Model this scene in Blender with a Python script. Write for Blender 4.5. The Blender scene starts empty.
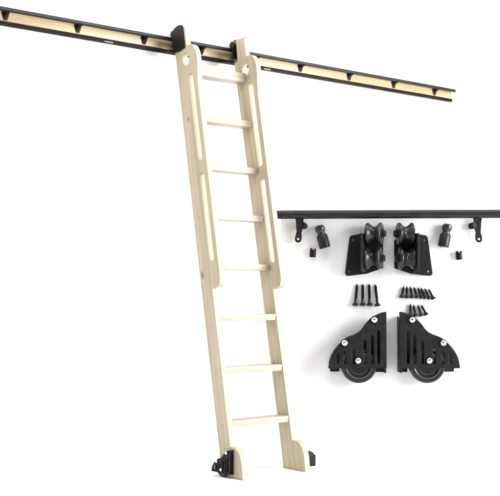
import bpy, bmesh, math, random
from mathutils import Vector, Matrix
random.seed(4)
sc = bpy.context.scene
COL = sc.collection
PI = math.pi

# ------------------------------------------------------------------ materials
def new_mat(name, color, rough=0.5, metal=0.0, spec=0.5, bump=0.0, bscale=200.0, coat=0.0):
    m = bpy.data.materials.new(name); m.use_nodes = True
    nt = m.node_tree; b = nt.nodes['Principled BSDF']
    b.inputs['Base Color'].default_value = (*color, 1)
    b.inputs['Roughness'].default_value = rough
    b.inputs['Metallic'].default_value = metal
    b.inputs['Specular IOR Level'].default_value = spec
    b.inputs['Coat Weight'].default_value = coat
    tc = nt.nodes.new('ShaderNodeTexCoord')
    n = nt.nodes.new('ShaderNodeTexNoise'); n.inputs['Scale'].default_value = bscale * .12
    n.inputs['Detail'].default_value = 4
    nt.links.new(tc.outputs['Object'], n.inputs['Vector'])
    r = nt.nodes.new('ShaderNodeMapRange')
    r.inputs['To Min'].default_value = max(0.02, rough - .08); r.inputs['To Max'].default_value = min(1, rough + .1)
    nt.links.new(n.outputs['Fac'], r.inputs['Value']); nt.links.new(r.outputs['Result'], b.inputs['Roughness'])
    if max(color) < .05:                      # slight dusty mottling of the dark finishes
        n3 = nt.nodes.new('ShaderNodeTexNoise'); n3.inputs['Scale'].default_value = 14; n3.inputs['Detail'].default_value = 8; n3.inputs['Roughness'].default_value = .7
        nt.links.new(tc.outputs['Object'], n3.inputs['Vector'])
        c3 = nt.nodes.new('ShaderNodeValToRGB'); c3.color_ramp.elements[0].position = .4; c3.color_ramp.elements[1].position = .75
        c3.color_ramp.elements[0].color = (*[v * .8 for v in color], 1); c3.color_ramp.elements[1].color = (*[v * 1.6 + .0015 for v in color], 1)
        nt.links.new(n3.outputs['Fac'], c3.inputs['Fac']); nt.links.new(c3.outputs['Color'], b.inputs['Base Color'])
    if bump:
        n2 = nt.nodes.new('ShaderNodeTexNoise'); n2.inputs['Scale'].default_value = bscale; n2.inputs['Detail'].default_value = 3
        nt.links.new(tc.outputs['Object'], n2.inputs['Vector'])
        bp = nt.nodes.new('ShaderNodeBump'); bp.inputs['Strength'].default_value = bump; bp.inputs['Distance'].default_value = .002
        nt.links.new(n2.outputs['Fac'], bp.inputs['Height']); nt.links.new(bp.outputs['Normal'], b.inputs['Normal'])
    return m

def wood_mat(name, light, dark, axis='Z', knots=(), rough=.5):
    m = bpy.data.materials.new(name); m.use_nodes = True
    nt = m.node_tree; L = nt.links; b = nt.nodes['Principled BSDF']
    b.inputs['Specular IOR Level'].default_value = .35
    tc = nt.nodes.new('ShaderNodeTexCoord')
    oi = nt.nodes.new('ShaderNodeObjectInfo')
    off = nt.nodes.new('ShaderNodeVectorMath'); off.operation = 'ADD'
    sca = nt.nodes.new('ShaderNodeVectorMath'); sca.operation = 'SCALE'
    sca.inputs[0].default_value = (3.1, 2.3, 5.7); L.new(oi.outputs['Random'], sca.inputs['Scale'])
    L.new(tc.outputs['Object'], off.inputs[0]); L.new(sca.outputs[0], off.inputs[1])
    mp = nt.nodes.new('ShaderNodeMapping')
    s = {'X': (1.2, 34, 34), 'Z': (34, 34, 1.2)}[axis]
    mp.inputs['Scale'].default_value = s
    L.new(off.outputs[0], mp.inputs['Vector'])
    n = nt.nodes.new('ShaderNodeTexNoise'); n.inputs['Scale'].default_value = 1.0; n.inputs['Detail'].default_value = 6
    n.inputs['Roughness'].default_value = .62; n.inputs['Distortion'].default_value = .5
    L.new(mp.outputs['Vector'], n.inputs['Vector'])
    mp2 = nt.nodes.new('ShaderNodeMapping'); mp2.inputs['Scale'].default_value = tuple(v * 5 for v in s)
    L.new(off.outputs[0], mp2.inputs['Vector'])
    n2 = nt.nodes.new('ShaderNodeTexNoise'); n2.inputs['Scale'].default_value = 1.0; n2.inputs['Detail'].default_value = 3
    L.new(mp2.outputs['Vector'], n2.inputs['Vector'])
    mix = nt.nodes.new('ShaderNodeMath'); mix.operation = 'MULTIPLY_ADD'
    mix.inputs[1].default_value = .3; L.new(n2.outputs['Fac'], mix.inputs[0]); L.new(n.outputs['Fac'], mix.inputs[2])
    cr = nt.nodes.new('ShaderNodeValToRGB')
    cr.color_ramp.elements[0].position = .42; cr.color_ramp.elements[0].color = (*dark, 1)
    cr.color_ramp.elements[1].position = .82; cr.color_ramp.elements[1].color = (*light, 1)
    L.new(mix.outputs[0], cr.inputs['Fac'])
    out = cr.outputs['Color']
    for (p, r) in knots:
        sb = nt.nodes.new('ShaderNodeVectorMath'); sb.operation = 'SUBTRACT'; sb.inputs[1].default_value = p
        L.new(tc.outputs['Object'], sb.inputs[0])
        ml = nt.nodes.new('ShaderNodeVectorMath'); ml.operation = 'MULTIPLY'; ml.inputs[1].default_value = (.2, 1, .6)
        L.new(sb.outputs[0], ml.inputs[0])
        ln = nt.nodes.new('ShaderNodeVectorMath'); ln.operation = 'LENGTH'; L.new(ml.outputs[0], ln.inputs[0])
        mr = nt.nodes.new('ShaderNodeMapRange'); mr.inputs['From Min'].default_value = r * .25; mr.inputs['From Max'].default_value = r
        mr.inputs['To Min'].default_value = .85; mr.inputs['To Max'].default_value = 0; mr.interpolation_type = 'SMOOTHSTEP'
        L.new(ln.outputs['Value'], mr.inputs['Value'])
        mx = nt.nodes.new('ShaderNodeMix'); mx.data_type = 'RGBA'
        L.new(mr.outputs['Result'], mx.inputs['Factor']); L.new(out, mx.inputs[6]); mx.inputs[7].default_value = (.28, .15, .06, 1)
        out = mx.outputs[2]
    L.new(out, b.inputs['Base Color'])
    b.inputs['Roughness'].default_value = rough
    bp = nt.nodes.new('ShaderNodeBump'); bp.inputs['Strength'].default_value = .15; bp.inputs['Distance'].default_value = .002
    L.new(mix.outputs[0], bp.inputs['Height']); L.new(bp.outputs['Normal'], b.inputs['Normal'])
    return m

LW, DW = (.50, .428, .312), (.36, .297, .20)
M_RAIL = wood_mat('pine_rail', LW, DW, 'Z', (((0, -.062, 2.105), .016), ((0, -.028, 1.155), .022), ((.456, -.03, .62), .012)))
M_TREAD = wood_mat('pine_tread', (.40, .36, .30), (.28, .24, .185), 'X')
M_BOARD = wood_mat('maple_board', (.46, .355, .22), (.27, .195, .11), 'X', rough=.32)
M_TUBE = new_mat('satin_black_tube', (.010, .0098, .0103), .36, .0, .22)
M_IRON = new_mat('black_powder_coat', (.009, .0088, .0092), .5, .0, .13, bump=.3, bscale=450)
M_DARK = new_mat('black_bracket', (.006, .0055, .0055), .45, .0, .14)
M_SHADE_STRIP = new_mat('dark_brown_shade', (.009, .005, .003), .55, .0, .1)  # shade colour for the strip below the backing board
M_STEEL = new_mat('bright_steel', (.82, .82, .82), .16, 1.0)
M_ROLLER = new_mat('glossy_black_roller', (.011, .011, .0115), .3, .0, .4)
M_RUBBER = new_mat('black_rubber', (.011, .011, .0115), .22, .0, .45)
M_ZINC = new_mat('dull_zinc', (.16, .155, .145), .5, .4)
M_RIM = new_mat('polished_dark_rim', (.10, .10, .105), .2, .6)
M_SCREW = new_mat('black_oxide_screw', (.007, .007, .007), .42, .0, .25)
M_WHITE = new_mat('white_backdrop_paint', (.83, .83, .83), .8, .0, .2)
M_PANEL = new_mat('white_panel_laminate', (.86, .86, .86), .7, .0, .2)
M_PAPER = new_mat('pale_grey_paper', (.655, .655, .665), .75, .0, .2)

# ------------------------------------------------------------------ mesh helpers
def finish(name, me, mat, parent=None, loc=(0, 0, 0), rot=(0, 0, 0), smooth=True, angle=None):
    me.materials.clear(); me.materials.append(mat)
    for p in me.polygons: p.use_smooth = smooth
    if smooth: me.set_sharp_from_angle(angle=math.radians(angle or (18 if me.get('flat') else 32)))
    o = bpy.data.objects.new(name, me); COL.objects.link(o)
    if parent: o.parent = parent
    o.location = loc; o.rotation_euler = rot
    return o

def bm_obj(name, bm, mat, parent=None, loc=(0, 0, 0), rot=(0, 0, 0)):
    bmesh.ops.recalc_face_normals(bm, faces=bm.faces)
    me = bpy.data.meshes.new(name); bm.to_mesh(me); bm.free()
    return finish(name, me, mat, parent, loc, rot)

def add_box(bm, x0, x1, y0, y1, z0, z1, bev=0.002):
    t = bmesh.new()
    bmesh.ops.create_cube(t, size=1)
    for v in t.verts:
        v.co = Vector(((x0 + x1) / 2 + v.co.x * (x1 - x0), (y0 + y1) / 2 + v.co.y * (y1 - y0), (z0 + z1) / 2 + v.co.z * (z1 - z0)))
    if bev: bmesh.ops.bevel(t, geom=list(t.edges), offset=bev, segments=2, profile=.5, affect='EDGES')
    merge(bm, t)

def merge(bm, t, mat=None):
    me = bpy.data.meshes.new('tmp'); t.to_mesh(me); t.free()
    if mat: me.transform(mat)
    bm.from_mesh(me); bpy.data.meshes.remove(me)

def add_lathe(bm, prof, seg=40, mat=None, ring=False):
    """prof: [(r, h)] revolved about local Z."""
    t = bmesh.new(); rings = []
    for r, h in prof:
        if r < 1e-6: rings.append([t.verts.new((0, 0, h))])
        else: rings.append([t.verts.new((r * math.cos(2 * PI * i / seg), r * math.sin(2 * PI * i / seg), h)) for i in range(seg)])
    for a, b in zip(rings, rings[1:]):
        for i in range(seg):
            j = (i + 1) % seg
            if len(a) == 1 and len(b) == 1: continue
            if len(a) == 1: t.faces.new((a[0], b[i], b[j]))
            elif len(b) == 1: t.faces.new((a[i], a[j], b[0]))
            else: t.faces.new((a[i], a[j], b[j], b[i]))
    if ring:
        for i in range(seg):
            j = (i + 1) % seg; t.faces.new((rings[-1][i], rings[-1][j], rings[0][j], rings[0][i]))
    else:
        if len(rings[0]) > 1: t.faces.new(rings[0])
        if len(rings[-1]) > 1: t.faces.new(rings[-1])
    merge(bm, t, mat)

def align(axis, loc=(0, 0, 0)):
    q = Vector((0, 0, 1)).rotation_difference(Vector(axis).normalized())
    return Matrix.Translation(loc) @ q.to_matrix().to_4x4()

def circle(cx, cy, rx, ry=None, n=28):
    ry = ry or rx
    return [(cx + rx * math.cos(2 * PI * i / n), cy + ry * math.sin(2 * PI * i / n)) for i in range(n)]

def slot(x0, x1, y0, y1, n=8):
    r = (x1 - x0) / 2; cx = (x0 + x1) / 2; p = []
    for i in range(n + 1): a = PI * i / n; p.append((cx + r * math.cos(a), y1 - r + r * math.sin(a)))
    for i in range(n + 1): a = PI + PI * i / n; p.append((cx + r * math.cos(a), y0 + r + r * math.sin(a)))
    return p

def smooth_pts(pts, n=6):
    """Catmull-Rom through an open list."""
    P = [Vector(p) for p in pts]; P = [P[0] * 2 - P[1]] + P + [P[-1] * 2 - P[-2]]; out = []
    for i in range(1, len(P) - 2):
        a, b, c, d = P[i - 1:i + 3]
        for k in range(n):
            t = k / n
            out.append(tuple(.5 * ((2 * b) + (c - a) * t + (2 * a - 5 * b + 4 * c - d) * t * t + (3 * b - a - 3 * c + d) * t ** 3)))
    out.append(tuple(P[-2])); return out

PLANE_YZ = Matrix(((0, 0, 1, 0), (1, 0, 0, 0), (0, 1, 0, 0), (0, 0, 0, 1)))
PLANE_XZ = Matrix(((1, 0, 0, 0), (0, 0, -1, 0), (0, 1, 0, 0), (0, 0, 0, 1)))

def profile_mesh(name, loops, thick, plane, offset, bev=.0015):
    """Flat outline with holes, thickened; offset = centre along the normal."""
    cu = bpy.data.curves.new(name, 'CURVE'); cu.dimensions = '2D'; cu.fill_mode = 'BOTH'
    cu.extrude = thick / 2 - bev; cu.bevel_depth = bev; cu.bevel_resolution = 1; cu.offset = -bev
    for lp in loops:
        s = cu.splines.new('POLY'); s.points.add(len(lp) - 1)
        for p, q in zip(s.points, lp): p.co = (q[0], q[1], 0, 1)
        s.use_cyclic_u = True
    o = bpy.data.objects.new('tmp_curve', cu); COL.objects.link(o)
    dg = bpy.context.evaluated_depsgraph_get()
    me = bpy.data.meshes.new_from_object(o.evaluated_get(dg))
    bpy.data.objects.remove(o); bpy.data.curves.remove(cu)
    me.transform(plane @ Matrix.Translation((0, 0, offset)))
    me.name = name; me['flat'] = 1
    bm = bmesh.new(); bm.from_mesh(me); bmesh.ops.remove_doubles(bm, verts=bm.verts, dist=1e-5)
    bm.to_mesh(me); bm.free()
    return me

def empty(name, loc=(0, 0, 0), rot=(0, 0, 0), parent=None):
    o = bpy.data.objects.new(name, None); COL.objects.link(o)
    o.empty_display_size = .05; o.location = loc; o.rotation_euler = rot
    if parent: o.parent = parent
    return o

def tag(o, label, cat, group=None):
    o['label'] = label; o['category'] = cat
    if group: o['group'] = group
    return o

def copy_tree(o, parent=None):
    c = o.copy(); COL.objects.link(c)
    if parent: c.parent = parent
    for ch in o.children: copy_tree(ch, c)
    return c

# ------------------------------------------------------------------ camera
CAM = Vector((-3.6229, -4.8374, 1.0128)); YAW = .6691; PIT = .0462; F = 1057.2
cd = bpy.data.cameras.new('camera'); co = bpy.data.objects.new('camera', cd); COL.objects.link(co)
co.location = CAM; co.rotation_euler = (PI / 2 + PIT, 0, -YAW)
cd.sensor_width = 36; cd.sensor_fit = 'HORIZONTAL'; cd.lens = F / 500 * 36; cd.clip_end = 200; cd.clip_start = .05
sc.camera = co

# ------------------------------------------------------------------ setting: white studio sweep
WALL = .60
R = .12
prof = [(-14, 0), (WALL - R, 0)] + [(WALL - R + R * math.sin(a), R - R * math.cos(a)) for a in [PI / 2 * i / 12 for i in range(1, 13)]] + [(WALL, 6.0)]
bm = bmesh.new()
va = [bm.verts.new((-7, y, z)) for y, z in prof]; vb = [bm.verts.new((11, y, z)) for y, z in prof]
for i in range(len(prof) - 1): bm.faces.new((va[i], vb[i], vb[i + 1], va[i + 1]))
o = bm_obj('backdrop', bm, M_WHITE); o['kind'] = 'structure'

# ------------------------------------------------------------------ the ladder
TH, D, W, T, U0, S = .1912, .1068, .4562, .0354, .2954, .305
lad = tag(empty('library_ladder', (0, 0, 0), (-TH, 0, 0)),
          'unfinished pale pine rolling library ladder with eight treads, leaning on the long black rail', 'ladder')
tth = math.tan(TH)
post = [(-.034, 2.553), (-.046, 2.690), (-.052, 2.695), (-.122, 2.680), (-.126, 2.675), (-.126, 2.552)]
head = [(-.140, 2.551)] + smooth_pts([(-.140, 2.551), (-.165, 2.547), (-.190, 2.528), (-.206, 2.495), (-.212, 2.45), (-.208, 2.40), (-.200, 2.34), (-.1935, 2.26)], 5)[1:]
low = smooth_pts([(-.192, 1.12), (-.186, 1.09), (-.170, 1.068), (-.148, 1.061), (-.128, 1.060)], 5)
for x0, side in ((0, 0), (W, 1)):
    # stile: a plain board up to the head plate, with the narrow post above it
    outline = [(0, 0), (0, 2.553)] + post + [(-D, 2.552), (-D, -.0)]
    outline = [(0, 0.004), (0, 2.548), (-.006, 2.553)] + post[:] + [(-.1265, 2.549), (-.1265, 2.40), (-D, 2.385), (-D, D * -tth + .004)]
    hole = circle(-.1015, 2.474, .033, .041)
    # the hole would break through the stile front, so the stile carries the whole head
    outline = [(0, 0.004), (0, 2.548), (-.006, 2.553)] + post + head + [(-.192, 1.9), (-.192, 1.82)] + [(-.192, 1.15)] + low + [(-D, 1.060), (-D, -D * tth + .004)]
    outline = [(y, z) for y, z in outline]
    loops = [outline, hole, slot(-.153, -.1085, 1.825, 2.375), slot(-.153, -.1085, 1.215, 1.752)]
    me = profile_mesh('side_rail', loops, T, PLANE_YZ, x0 + T / 2, .0025)
    # recess the handrail margin a hair: it is one board with the stile
    finish('side_rail', me, M_RAIL, lad)
    # widened foot board, slightly thicker than the stile
    fz = lambda y: y * tth
    foot = [(.003, fz(.003) + .002), (.003, .085)] + smooth_pts([(.002, .095), (-.012, .118), (-.045, .140), (-.085, .1515), (-.120, .1515), (-.150, .142), (-.178, .118), (-.193, .085), (-.197, .045)], 5) + [(-.1935, 0.0), (-.191, -.191 * tth + .002)]
    me = profile_mesh('foot_board', [foot], T + .004, PLANE_YZ, x0 + T / 2 + (-.001 if side == 0 else .0024), .002)
    finish('foot_board', me, M_RAIL, lad)
# eight level treads
for i in range(8):
    u = U0 + S * i
    bm = bmesh.new(); add_box(bm, -(W - T) / 2 + .0005, (W - T) / 2 - .0005, .0, .100, -(.036 if i < 7 else .043), (.001 if i < 6 else .003 if i == 6 else .014), .0025)
    bm_obj('tread', bm, M_TREAD, lad, ((W + T) / 2, -D + .002, u), (TH, 0, 0))
# small round plugs where treads are screwed through the stile
for i in range(8):
    u = U0 + S * i - .016
    bm = bmesh.new(); add_lathe(bm, [(0, -.0006), (.006, -.0006), (.0065, .002), (0, .002)], 16, align((1, 0, 0), (-.0005, -.055 - .0, u)))
    bm_obj('wood_plug', bm, M_RAIL, lad)

# roller hangers on the two posts (hooked over the wall rail)
def groove(r, w, gr):
    h = w / 2; n = 9
    mid = []
    for i in range(-n, n + 1):
        t = i / n; mid.append((gr + (r * .965 - gr) * (abs(t) ** 1.7), t * h * .66))
    return [(0, -h), (r * .93, -h), (r * .985, -h * .95), (r, -h * .86), (r, -h * .76)] + mid + [(r, h * .76), (r, h * .86), (r * .985, h * .95), (r * .93, h), (0, h)]
    return [(0, -h), (r * .92, -h), (r, -h * .88), (r, -h * .68), (r * .9, -h * .5), (gr * 1.08, -h * .22), (gr, 0), (gr * 1.08, h * .22), (r * .9, h * .5), (r, h * .68), (r, h * .88), (r * .92, h), (0, h)]
ty, tz = .0393, 2.6615   # rail centre in ladder space
for x0, side in ((0, -1), (W, 1)):
    xo = x0 if side < 0 else x0 + T
    hg = empty('rail_hanger', (xo, 0, 0), (0, 0, 0), lad)
    pl = [(-.112, 2.545), (-.112, 2.684)] + smooth_pts([(-.108, 2.694), (-.07, 2.706), (-.03, 2.704), (.004, 2.690)], 4) + [(.010, 2.66), (.008, 2.575), (-.004, 2.552), (-.05, 2.543)]
    me = profile_mesh('hanger_plate', [pl], .006, PLANE_YZ, side * .003, .0015)
    finish('hanger_plate', me, M_DARK, hg)
    # back plate that carries the two grooved rollers, wrapped round behind the post
    bm = bmesh.new()
    xa, xb = (0, .085) if side < 0 else (-.085 + .05, .05)
    add_box(bm, min(0, xa), max(0, xb), .002, .0075, 2.585, 2.735 - .035, .0015)
    bm_obj('hanger_arm', bm, M_DARK, hg)
    rx = .052 if side < 0 else .022
    for dz in (.040, -.040):
        bm = bmesh.new(); add_lathe(bm, groove(.031, .040, .021), 32, align((0, 1, 0), (0, 0, 0)))
        rr = bm_obj('roller', bm, M_ROLLER, hg, (rx, ty - .001, tz + dz * 1.0), (0, 0, 0))
        bm = bmesh.new(); add_lathe(bm, [(0, -.034), (.007, -.034), (.007, .026), (.012, .026), (.012, .031), (0, .031)], 6, align((0, 1, 0)))
        bm_obj('axle_bolt', bm, M_DARK, rr)

# castors at the ladder's feet
OUT = [(0, 0), (0, 55.7), (-5.5, 54.7), (-14.6, 50), (-21, 43.7), (-25.5, 37.6), (-31, 33.8), (-40, 30), (-49, 21.7), (-55.3, 11.7), (-57.8, 0)]
SLOTS = [(-8, 4, 37), (-14.2, 4, 32.5), (-21.5, 4, 28), (-33, 4, 19.5), (-41, 4, 16.5), (-48.2, 4, 14.5)]
BOLTS = [(-12, 47.7), (-41.5, 24.9), (-28.2, 7.6)]
def castor_outline(sx, sz, flip=1):
    top = smooth_pts(OUT[1:], 4)
    return [(flip * x * sx, z * sz) for x, z in [OUT[0]] + top]
def wheel_prof(r, w):
    h = w / 2
    return [(0, -h * .9), (r * .16, -h * .9), (r * .2, -h * .55), (r * .50, -h * .50), (r * .56, -h * .92), (r * .66, -h * .96), (r * .70, -h * .66), (r * .76, -h * .66), (r * .79, -h * .9)] + [(r * (.80 + .2 * math.sin(a)), -h * (.35 + .65 * math.cos(a))) for a in [PI / 2 * i / 7 for i in range(8)]] + [
            (r, h * .4), (r * .985, h * .8), (r * .93, h), (r * .80, h), (r * .76, h * .66), (r * .5, h * .5), (0, h * .6)]
def dome(r, h, n=6):
    return [(r, 0)] + [(r * math.cos(PI / 2 * i / n), h * (.25 + .75 * math.sin(PI / 2 * i / n))) for i in range(n)] + [(0, h)]
for x0, side in ((-.003, -1), (W + T + .003, 1)):
    cy0, gap = (-.115, .022) if side < 0 else (-.172, .062)
    c = empty('castor', (x0, cy0, cy0 * tth + .022), (TH, 0, 0), lad)
    sx, sz = (.0031 if side < 0 else .0037), (.00245 if side < 0 else .00175)
    lp = [[(-y, z) for y, z in castor_outline(sx, sz)]]
    sl = [[(-px * sx - .0, z) for px, z in [(q[0], q[1]) for q in slot(a - 1.5, a + 1.5, b0, b1, 4)]] for a, b0, b1 in SLOTS]
    sl = [[(y, z * sz) for y, z in s] for s in sl]
    if side > 0:
        lp2 = [[(y, min(z, 26 * sz + .2 * z)) for y, z in lp[0]]]; sl = []
    else: lp2 = lp
    me = profile_mesh('castor_plate', lp2 + sl, .004, PLANE_YZ, side * gap, .001); finish('castor_plate', me, M_IRON, c)
    me = profile_mesh('castor_plate', lp, .004, PLANE_YZ, side * .002, .001); finish('castor_plate', me, M_IRON, c)
    bm = bmesh.new(); add_box(bm, min(side * .004, side * .012), max(side * .004, side * .012), .0, .004, .0, 54 * sz, .001)
    wb = [(side * x, z) for x, z in ([(.011, .001), (.011, 53 * sz), (.020, 53 * sz), (gap - .012, 44 * sz), (gap - .003, 28 * sz), (gap - .002, 6 * sz), (gap - .008, .001)] if side > 0 else [(.011, .001), (.011, 53.5 * sz), (gap - .002, 53.5 * sz), (gap - .002, .001)])]
    me = profile_mesh('web', [wb], .0038, PLANE_XZ, -.002, .001); bm.from_mesh(me); bpy.data.meshes.remove(me); bm_obj('castor_web', bm, M_IRON, c)
    bm = bmesh.new(); add_lathe(bm, wheel_prof(.050, .016), 40, align((side, 0, 0)))
    bm_obj('wheel', bm, M_RUBBER, c, (side * gap * .53, 28 * sx, .029))
    for bx, bz in (BOLTS if side < 0 else [(-5, 16), (-28, 7.6)]):
        bm = bmesh.new(); add_lathe(bm, dome(.0095, .007), 20, align((side, 0, 0), (side * (gap + .002), -bx * sx, bz * sz)))
        bm_obj('bolt', bm, M_STEEL, c)

# ------------------------------------------------------------------ wall rail behind the ladder
track = tag(empty('wall_rail', (0, WALL, 2.54)), 'long black ladder rail on a pale wooden backing board high on the wall', 'rail')
X0, X1 = -1.75, 2.655
TY, TZ, TR = .5444 - WALL, 2.605 - 2.54, .0125
bm = bmesh.new(); add_box(bm, X0, X1, -.024, -.0005, .006, .082, .002); bm_obj('backing_board', bm, M_BOARD, track)
bm = bmesh.new(); add_box(bm, X0, X1, -.030, -.0005, -.0165, .0055, .003); bm_obj('underside_shade', bm, M_SHADE_STRIP, track)  # dark strip painted in as the board's shaded underside
bm = bmesh.new(); add_lathe(bm, [(0, X0), (TR * .85, X0), (TR, X0 + .002), (TR, X1 - .002), (TR * .85, X1), (0, X1)], 32, align((1, 0, 0), (0, TY, TZ))); bm_obj('rail_tube', bm, M_TUBE, track)
for bx in (-1.53, -1.08, -.625, -.168, .262, .70, 1.095, 1.555, 2.007, 2.452):
    bm = bmesh.new()
    tp = [(-.024, .078), (.024, .078), (.022, .050), (.010, .012), (-.010, .012), (-.022, .050)]
    me = profile_mesh('rail_bracket', [tp], .006, PLANE_XZ, .0275, .0015)
    bm.from_mesh(me); bpy.data.meshes.remove(me)
    # gusset arm from the plate up to the tube
    t = bmesh.new()
    for xx in (-.006, .006):
        pass
    arm = [(-.029, .018), (-.029, .070), (TY + .004, .062), (TY - .010, .050), (-.040, .040)]
    me = profile_mesh('arm', [arm], .022, PLANE_YZ, 0, .002)
    bm.from_mesh(me); bpy.data.meshes.remove(me); t.free()
    bm_obj('rail_bracket', bm, M_DARK, track, (bx, 0, 0))
for jx in (-.42, .80):
    bm = bmesh.new(); add_box(bm, jx - .03, jx + .03, -.0325, -.0290, -.015, -.008, .001)
    bm_obj('joint_plate', bm, M_ZINC, track)

# ------------------------------------------------------------------ upright display panel with the hardware
DP = 6.75
K = DP / F
fwd = Vector((math.sin(YAW), math.cos(YAW), 0)); rgt = Vector((math.cos(YAW), -math.sin(YAW), 0))
def A(X): return (X - 250) * K
def Z(Y): return CAM.z + DP * math.tan(PIT + math.atan((248 - Y) / F))
def at(X, Y): return CAM.xy.to_3d() + fwd * DP + rgt * A(X) + Vector((0, 0, Z(Y)))
ROT = (0, 0, -YAW)
BACK = 9.4 * K         # sheet surface, in front-to-back distance from the layout plane
px = K
pan = tag(empty('display_panel', at(400, 400) * Vector((1, 1, 0)) if False else Vector((at(400, 400).x, at(400, 400).y, 0)), ROT),
          'white upright panel with a pale grey sheet behind the black fittings', 'panel')
a0, a1 = A(281) - A(400), A(522) - A(400)
bm = bmesh.new(); add_box(bm, a0, a1, BACK + .003, BACK + .028, Z(401.5), Z(185.5), .002); bm_obj('panel_board', bm, M_PANEL, pan)
for lx in (A(318), A(478)):
    bm = bmesh.new(); add_box(bm, lx - A(400) - .012, lx - A(400) + .012, BACK + .029, BACK + .053, .0, Z(215), .003)
    bm_obj('leg', bm, M_PANEL, pan)
bm = bmesh.new(); add_box(bm, a0 + .002, a1 - .002, BACK, BACK + .0028, Z(400), Z(187), .0006); bm_obj('paper_sheet', bm, M_PAPER, pan)

# black rail with two brackets
rl = tag(empty('black_rail', at(390, 214.3), (0, 0.0, -YAW)), 'thick satin black rail held across the top of the panel', 'rail')
sl_ang = math.atan2(1.0, 225.0)
xa, xb = (275.2 - 390) * K, (521 - 390) * K
rad = 4.25 * K
bm = bmesh.new(); add_lathe(bm, [(0, xa), (rad * .9, xa), (rad, xa + .004), (rad, xb - .004), (rad * .9, xb), (0, xb)], 40, align((math.cos(sl_ang), 0, math.sin(sl_ang) * .9)))
bm_obj('rail_tube', bm, M_TUBE, rl)
def bracket(X, flip):
    b = empty('mounting_bracket', ((X - 390) * K, 0, 0), (0, 0, 0), rl)
    f = flip
    st = [(-4.5 * f, -3), (4.2 * f, -3), (3.4 * f, -14), (1.6 * f, -19), (-3.0 * f, -17.5), (-3.6 * f, -8)]
    me = profile_mesh('strap', [[(x * px, z * px) for x, z in st]], 2.2 * px, PLANE_XZ, -2.5 * px, .002)
    finish('strap', me, M_IRON, b)
    ft = smooth_pts([(-3.0 * f, -17.2), (-4.3 * f, -22), (-4.6 * f, -25.5), (-2.8 * f, -28), (.4 * f, -27.6), (2.0 * f, -25), (2.2 * f, -21), (1.6 * f, -17.2)], 4)
    me = profile_mesh('strap_foot', [[(x * px, z * px) for x, z in ft], [(x * px, z * px) for x, z in circle(-1.4 * f, -24.6, 1.25, n=16)]], 2.0 * px, PLANE_XZ, -3.6 * px, .002)
    finish('strap_foot', me, M_IRON, b)
    bm = bmesh.new(); add_lathe(bm, [(0, -4.5 * px), (2.8 * px, -4.5 * px), (3.2 * px, -3.8 * px), (3.2 * px, 3.6 * px), (0, 3.6 * px)], 24, align((.35 * f, 1, -.1), (4.2 * f * px, 5.2 * px, -11.0 * px)))
    # stand-off collar between strap and sheet
    bm_obj('standoff', bm, M_DARK, b)
bracket(299.8, 1); bracket(478.6, -1)

# roller hangers, mirrored
def hanger(X, f, label, ang):
    h = tag(empty('roller_hanger', at(X, 276), ROT), label, 'roller bracket', 'pair of double roller brackets')
    P = lambda x, y: ((x - 391.0) * f * px, (276 - y) * px)     # x measured on the left unit, mirrored for the right
    ox = (391.0 - X) * px if f > 0 else 0
    def Q(x, y):
        if f > 0: return ((x - X) * px, (276 - y) * px)
        return ((2 * 389.6 - x - X) * px, (276 - y) * px)
    pl = [Q(350.2, 237.2), Q(351.6, 235.2), Q(366, 232.6), Q(372, 232.4), Q(384, 240), Q(384, 268), Q(367.5, 273.6), Q(349, 275.8), Q(346.4, 275.2), Q(345.6, 273.2)]
    hole1 = [Q(x, y) for x, y in circle(350.0, 271.4, 1.0, n=14)]
    hole2 = [Q(x, y) for x, y in circle(353.6, 239.8, 1.0, n=14)]
    me = profile_mesh('mounting_plate', [pl, hole1, hole2], 2.4 * px, PLANE_XZ, -6.2 * px, .003)
    finish('mounting_plate', me, M_IRON, h)
    # bent flange standing out from the plate, carries the axles
    bm = bmesh.new()
    t = bmesh.new(); add_box(t, -1.0 * px, 1.0 * px, -17 * px, 5 * px, -19 * px, 19 * px, .003)
    cx, cz = Q(364.9, 253); merge(bm, t, Matrix.Translation((cx, 0, cz)) @ Matrix.Rotation(-f * ang, 4, 'Z'))
    bm_obj('axle_flange', bm, M_IRON, h)
    for cy_, cx_ in ((233.8, 374.2), (258.4, 373.2)):
        x, z = Q(cx_, cy_)
        ax = Vector((f * math.cos(ang), -math.sin(ang), 0))
        bm = bmesh.new(); add_lathe(bm, groove(11 * px, 15.5 * px, 7.0 * px), 48, align(ax))
        r = bm_obj('roller', bm, M_ROLLER, h, (x, -3.2 * px, z))
        bm = bmesh.new()
        add_lathe(bm, [(0, 7.7 * px), (4.4 * px, 7.7 * px), (4.4 * px, 8.7 * px), (0, 8.7 * px)], 24, align(ax))
        add_lathe(bm, [(0, 8.7 * px), (3.3 * px, 8.7 * px), (3.4 * px, 9 * px), (3.4 * px, 11 * px), (2.9 * px, 11.6 * px), (0, 11.6 * px)], 6, align(ax))
        bm_obj('axle_bolt', bm, M_SCREW, r)
hanger(366, 1, 'left black double roller bracket with its flat plate pointing left', .34)
hanger(413, -1, 'right black double roller bracket with its flat plate pointing right', .10)

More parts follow.
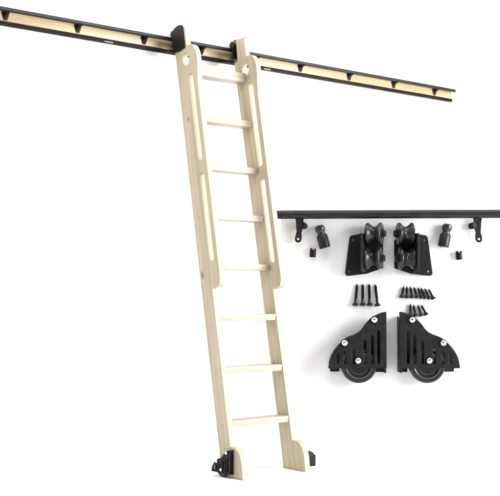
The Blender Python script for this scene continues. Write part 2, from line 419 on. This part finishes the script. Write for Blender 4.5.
# turned rail connectors
def connector(X, Y, ang, label):
    c = tag(empty('rail_connector', at(X, Y), (0, ang, -YAW)), label, 'connector', 'pair of turned rail end pieces')
    bm = bmesh.new()
    add_lathe(bm, [(0, -11.5 * px), (5.0 * px, -11.5 * px), (5.6 * px, -10.7 * px), (5.6 * px, .5 * px), (4.8 * px, 2.0 * px), (0, 2.0 * px)], 32, align((0, 0, 1), (0, 3.6 * px, 0)))
    bm_obj('barrel', bm, M_TUBE, c)
    bm = bmesh.new()
    add_lathe(bm, [(0, 2.0 * px), (4.2 * px, 2.0 * px), (3.7 * px, 3.6 * px), (3.9 * px, 5.0 * px), (4.8 * px, 6.4 * px), (5.0 * px, 8.4 * px), (4.6 * px, 10.6 * px), (3.2 * px, 11.8 * px), (2.0 * px, 12.0 * px), (1.8 * px, 11.2 * px), (0, 11.2 * px)], 32, align((0, 0, 1), (0, 3.6 * px, 0)))
    bm_obj('knob', bm, M_ROLLER, c)
connector(322.6, 236.6, -.26, 'black turned end piece between the left rail bracket and the left roller bracket')
connector(446.4, 235.4, .20, 'black turned end piece between the right roller bracket and the right rail bracket')

def stopper(X, Y, ang, label):
    c = tag(empty('end_stop', at(X, Y), (0, ang, -YAW)), label, 'end stop', 'pair of small rail stops')
    bm = bmesh.new()
    add_lathe(bm, [(0, -4.2 * px), (2.7 * px, -4.2 * px), (3.1 * px, -3.6 * px), (3.1 * px, 2.6 * px), (2.6 * px, 3.2 * px), (0, 3.2 * px)], 24, align((0, 0, 1), (0, 6.0 * px, 0)))
    bm_obj('body', bm, M_DARK, c)
    bm = bmesh.new(); add_box(bm, -2.9 * px, -.9 * px, 3.6 * px, 8 * px, 2.4 * px, 4.8 * px, .002); add_box(bm, 1.1 * px, 3.0 * px, 3.6 * px, 8 * px, 2.4 * px, 4.4 * px, .002)
    bm_obj('prong', bm, M_DARK, c)
stopper(313.2, 252.8, .06, 'tiny black notched rail stop under the left turned end piece')
stopper(460.4, 255.4, -.08, 'tiny black notched rail stop under the right rail bracket')

# screws, lying against the sheet
def screw(L, rs, rh):
    """tip at top: built along +Z from the head, length L (px)"""
    s = empty('screw')
    bm = bmesh.new(); add_lathe(bm, [(0, -.9 * px), (rh * .55 * px, -.8 * px), (rh * .95 * px, -.25 * px), (rh * px, .25 * px), (rs * 1.1 * px, 2.2 * px), (0, 2.2 * px)], 24)
    bm_obj('screw_head', bm, M_SCREW, s)
    prof = [(0, 2.0 * px), (rs * px, 2.0 * px), (rs * px, L * .3 * px)]
    n = int(L * 1.0); z = L * .3
    while z < L - 2.6:
        prof += [(rs * .72 * px, (z + .35) * px), (rs * 1.12 * px, (z + .7) * px)]; z += 1.0
    prof += [(rs * .7 * px, (L - 2.2) * px), (0, L * px)]
    bm = bmesh.new(); add_lathe(bm, prof, 16); bm_obj('screw_shank', bm, M_SCREW, s)
    return s
def place(s, head, tip, rh, first):
    o = s if first else copy_tree(s)
    ang = math.atan2(tip[0] - head[0], head[1] - tip[1])
    p = at(*head) + fwd * ((9.3 - rh * .98) * K)
    o.location = p
    m = Matrix.Rotation(-YAW, 4, 'Z') @ Matrix.Rotation(ang, 4, 'Y') @ Matrix.Rotation(-math.asin(min(.5, (rh - 1.2) / 20)), 4, 'X')
    o.rotation_euler = m.to_euler(); return o
proto = screw(22.0, 1.5, 3.35)
longs = [((355.7, 305.2), (358, 284)), ((363.1, 305.2), (363.7, 283.6)), ((370.2, 305.2), (370, 283.6)), ((378.1, 305.6), (376.2, 283.8))]
words = ['leftmost of the four long black screws above the left castor', 'second from left of the four long black screws above the left castor',
         'third from left of the four long black screws above the left castor', 'rightmost of the four long black screws above the left castor']
for i, (h, t_) in enumerate(longs): tag(place(proto, h, t_, 3.1, i == 0), words[i], 'screw', 'long black screws in a row')
proto = screw(11.8, 1.25, 2.6)
row = [((402.4, 297.2), (404.6, 286.4)), ((407.7, 297.4), (407.9, 286.4)), ((413.0, 297.4), (411.2, 286.4)), ((418.2, 297.4), (414.8, 286.6)), ((422.8, 297.6), (418.8, 286.8)), ((426.6, 297.8), (421.6, 287.0)), ((430.6, 298.2), (425.4, 287.4)), ((434.6, 298.6), (429.0, 287.6))]
ordn = ['leftmost', 'second from left', 'third from left', 'fourth from left', 'fourth from right', 'third from right', 'second from right', 'rightmost']
for i, (h, t_) in enumerate(row): tag(place(proto, h, t_, 2.35, i == 0), ordn[i] + ' short black screw in the upper row of eight', 'screw', 'short black screws above the right castor')
row = [((411.4, 315.0), (411.2, 304.2)), ((416.6, 315.8), (414.2, 304.4)), ((422.2, 315.6), (418.8, 304.6)), ((427.2, 314.6), (421.8, 304.2))]
ordn = ['leftmost', 'second from left', 'second from right', 'rightmost']
for i, (h, t_) in enumerate(row): tag(place(proto, h, t_, 2.35, False), ordn[i] + ' short black screw in the lower row of four touching the castor', 'screw', 'short black screws above the right castor')

# big castors
def castor(Xe, f, wscale, label):
    """Xe = upright edge; f=1 tip to the left."""
    c = tag(empty('castor', at(Xe, 367.7), ROT), label, 'castor', 'pair of large floor castors')
    sx, sz = px * wscale, px
    out = [(f * x * 1.0, z) for x, z in castor_outline(sx, sz)]
    sl = [[(f * x * sx, z * sz) for x, z in slot(a - 1.45, a + 1.45, b0, b1, 5)] for a, b0, b1 in SLOTS]
    me = profile_mesh('front_plate', [out] + sl, 2.2 * px, PLANE_XZ, 8.4 * px, .003); finish('front_plate', me, M_IRON, c)
    back = [(x, z - 4.8 * px) for x, z in out]
    back = [(x * .965 if abs(x) > 50 * px else x, z) for x, z in back]
    notch = [(0, -4.8), (-9.4, -4.8), (-9.4, -1), (-45.4, -1), (-45.4, -4.4), (-54.4, -4.4), (-56.0, 5), (-51, 17), (-40, 28), (-30, 31), (-22, 36), (-15, 44), (0, 51)]
    me = profile_mesh('back_plate', [[(f * x * sx, z * sz) for x, z in notch]], 2.2 * px, PLANE_XZ, -7.6 * px, .003); finish('back_plate', me, M_IRON, c)
    bm = bmesh.new(); xx = sorted((f * -.2 * px, f * -2.6 * px)); add_box(bm, xx[0], xx[1], -7.2 * px, 6.4 * px, -4.6 * px, 50 * px, .003)
    bm_obj('edge_web', bm, M_IRON, c)
    bm = bmesh.new(); add_lathe(bm, wheel_prof(17.7 * px, 10 * px), 72, align((0, -1, 0)))
    w = bm_obj('wheel', bm, M_RUBBER, c, (f * -27.0 * sx, -.8 * px, 2.6 * px))
    bm = bmesh.new(); add_lathe(bm, [(12.0 * px, -.6 * px), (12.4 * px, .5 * px), (13.0 * px, .7 * px), (13.6 * px, .5 * px), (14.0 * px, -.6 * px)], 72, align((0, -1, 0), (0, -4.0 * px, 0)), ring=True)
    add_lathe(bm, [(8.6 * px, 0), (8.8 * px, .35 * px), (9.3 * px, .35 * px), (9.5 * px, 0)], 72, align((0, -1, 0), (0, -2.6 * px, 0)), ring=True)
    bm_obj('rim_ring', bm, M_RIM, w)
    for bx, bz in BOLTS:
        bm = bmesh.new(); p = (f * bx * sx, -9.4 * px, bz * sz)
        add_lathe(bm, [(3.9 * px, 0), (3.9 * px, .5 * px), (0, .5 * px)], 28, align((0, -1, 0), p))
        b = bm_obj('washer', bm, M_DARK, c)
        bm = bmesh.new(); p2 = (p[0], p[1] - .5 * px, p[2])
        add_lathe(bm, [(3.1 * px, 0), (3.2 * px, .8 * px), (2.9 * px, 1.7 * px), (2.0 * px, 2.5 * px), (1.0 * px, 2.85 * px), (0, 2.95 * px)], 28, align((0, -1, 0), p2))
        bo = bm_obj('bolt', bm, M_STEEL, b)
castor(385.0, 1, 1.0, 'big left black slotted castor with its curved tip pointing left')
castor(397.9, -1, 1.035, 'big right black slotted castor with its curved tip pointing right')

# ------------------------------------------------------------------ light
w = bpy.data.worlds.new('World'); sc.world = w; w.use_nodes = True
w.node_tree.nodes['Background'].inputs[0].default_value = (1, 1, 1, 1)
w.node_tree.nodes['Background'].inputs[1].default_value = .48
def area(name, loc, target, size, energy, color=(1, 1, 1)):
    l = bpy.data.lights.new(name, 'AREA'); l.shape = 'RECTANGLE'; l.size = size[0]; l.size_y = size[1]; l.energy = energy; l.color = color
    o = bpy.data.objects.new(name, l); COL.objects.link(o); o.location = loc
    o.rotation_euler = (Vector(target) - Vector(loc)).to_track_quat('-Z', 'Y').to_euler()
area('key_softbox', (4.0, -5.8, 2.2), (.5, .1, 1.5), (5.0, 3.0), 1930, (1, .99, .975))
area('added_wall_wash', (.8, -1.7, 4.9), (.9, .6, 1.7), (7.5, 1.6), 470, (1, 1, 1))  # added out-of-frame wash light, whitens the wall and clears its shadows
sc.view_settings.view_transform = 'Standard'; sc.view_settings.look = 'None'; sc.view_settings.exposure = -.82; sc.view_settings.gamma = 1
sc.render.engine = 'CYCLES'
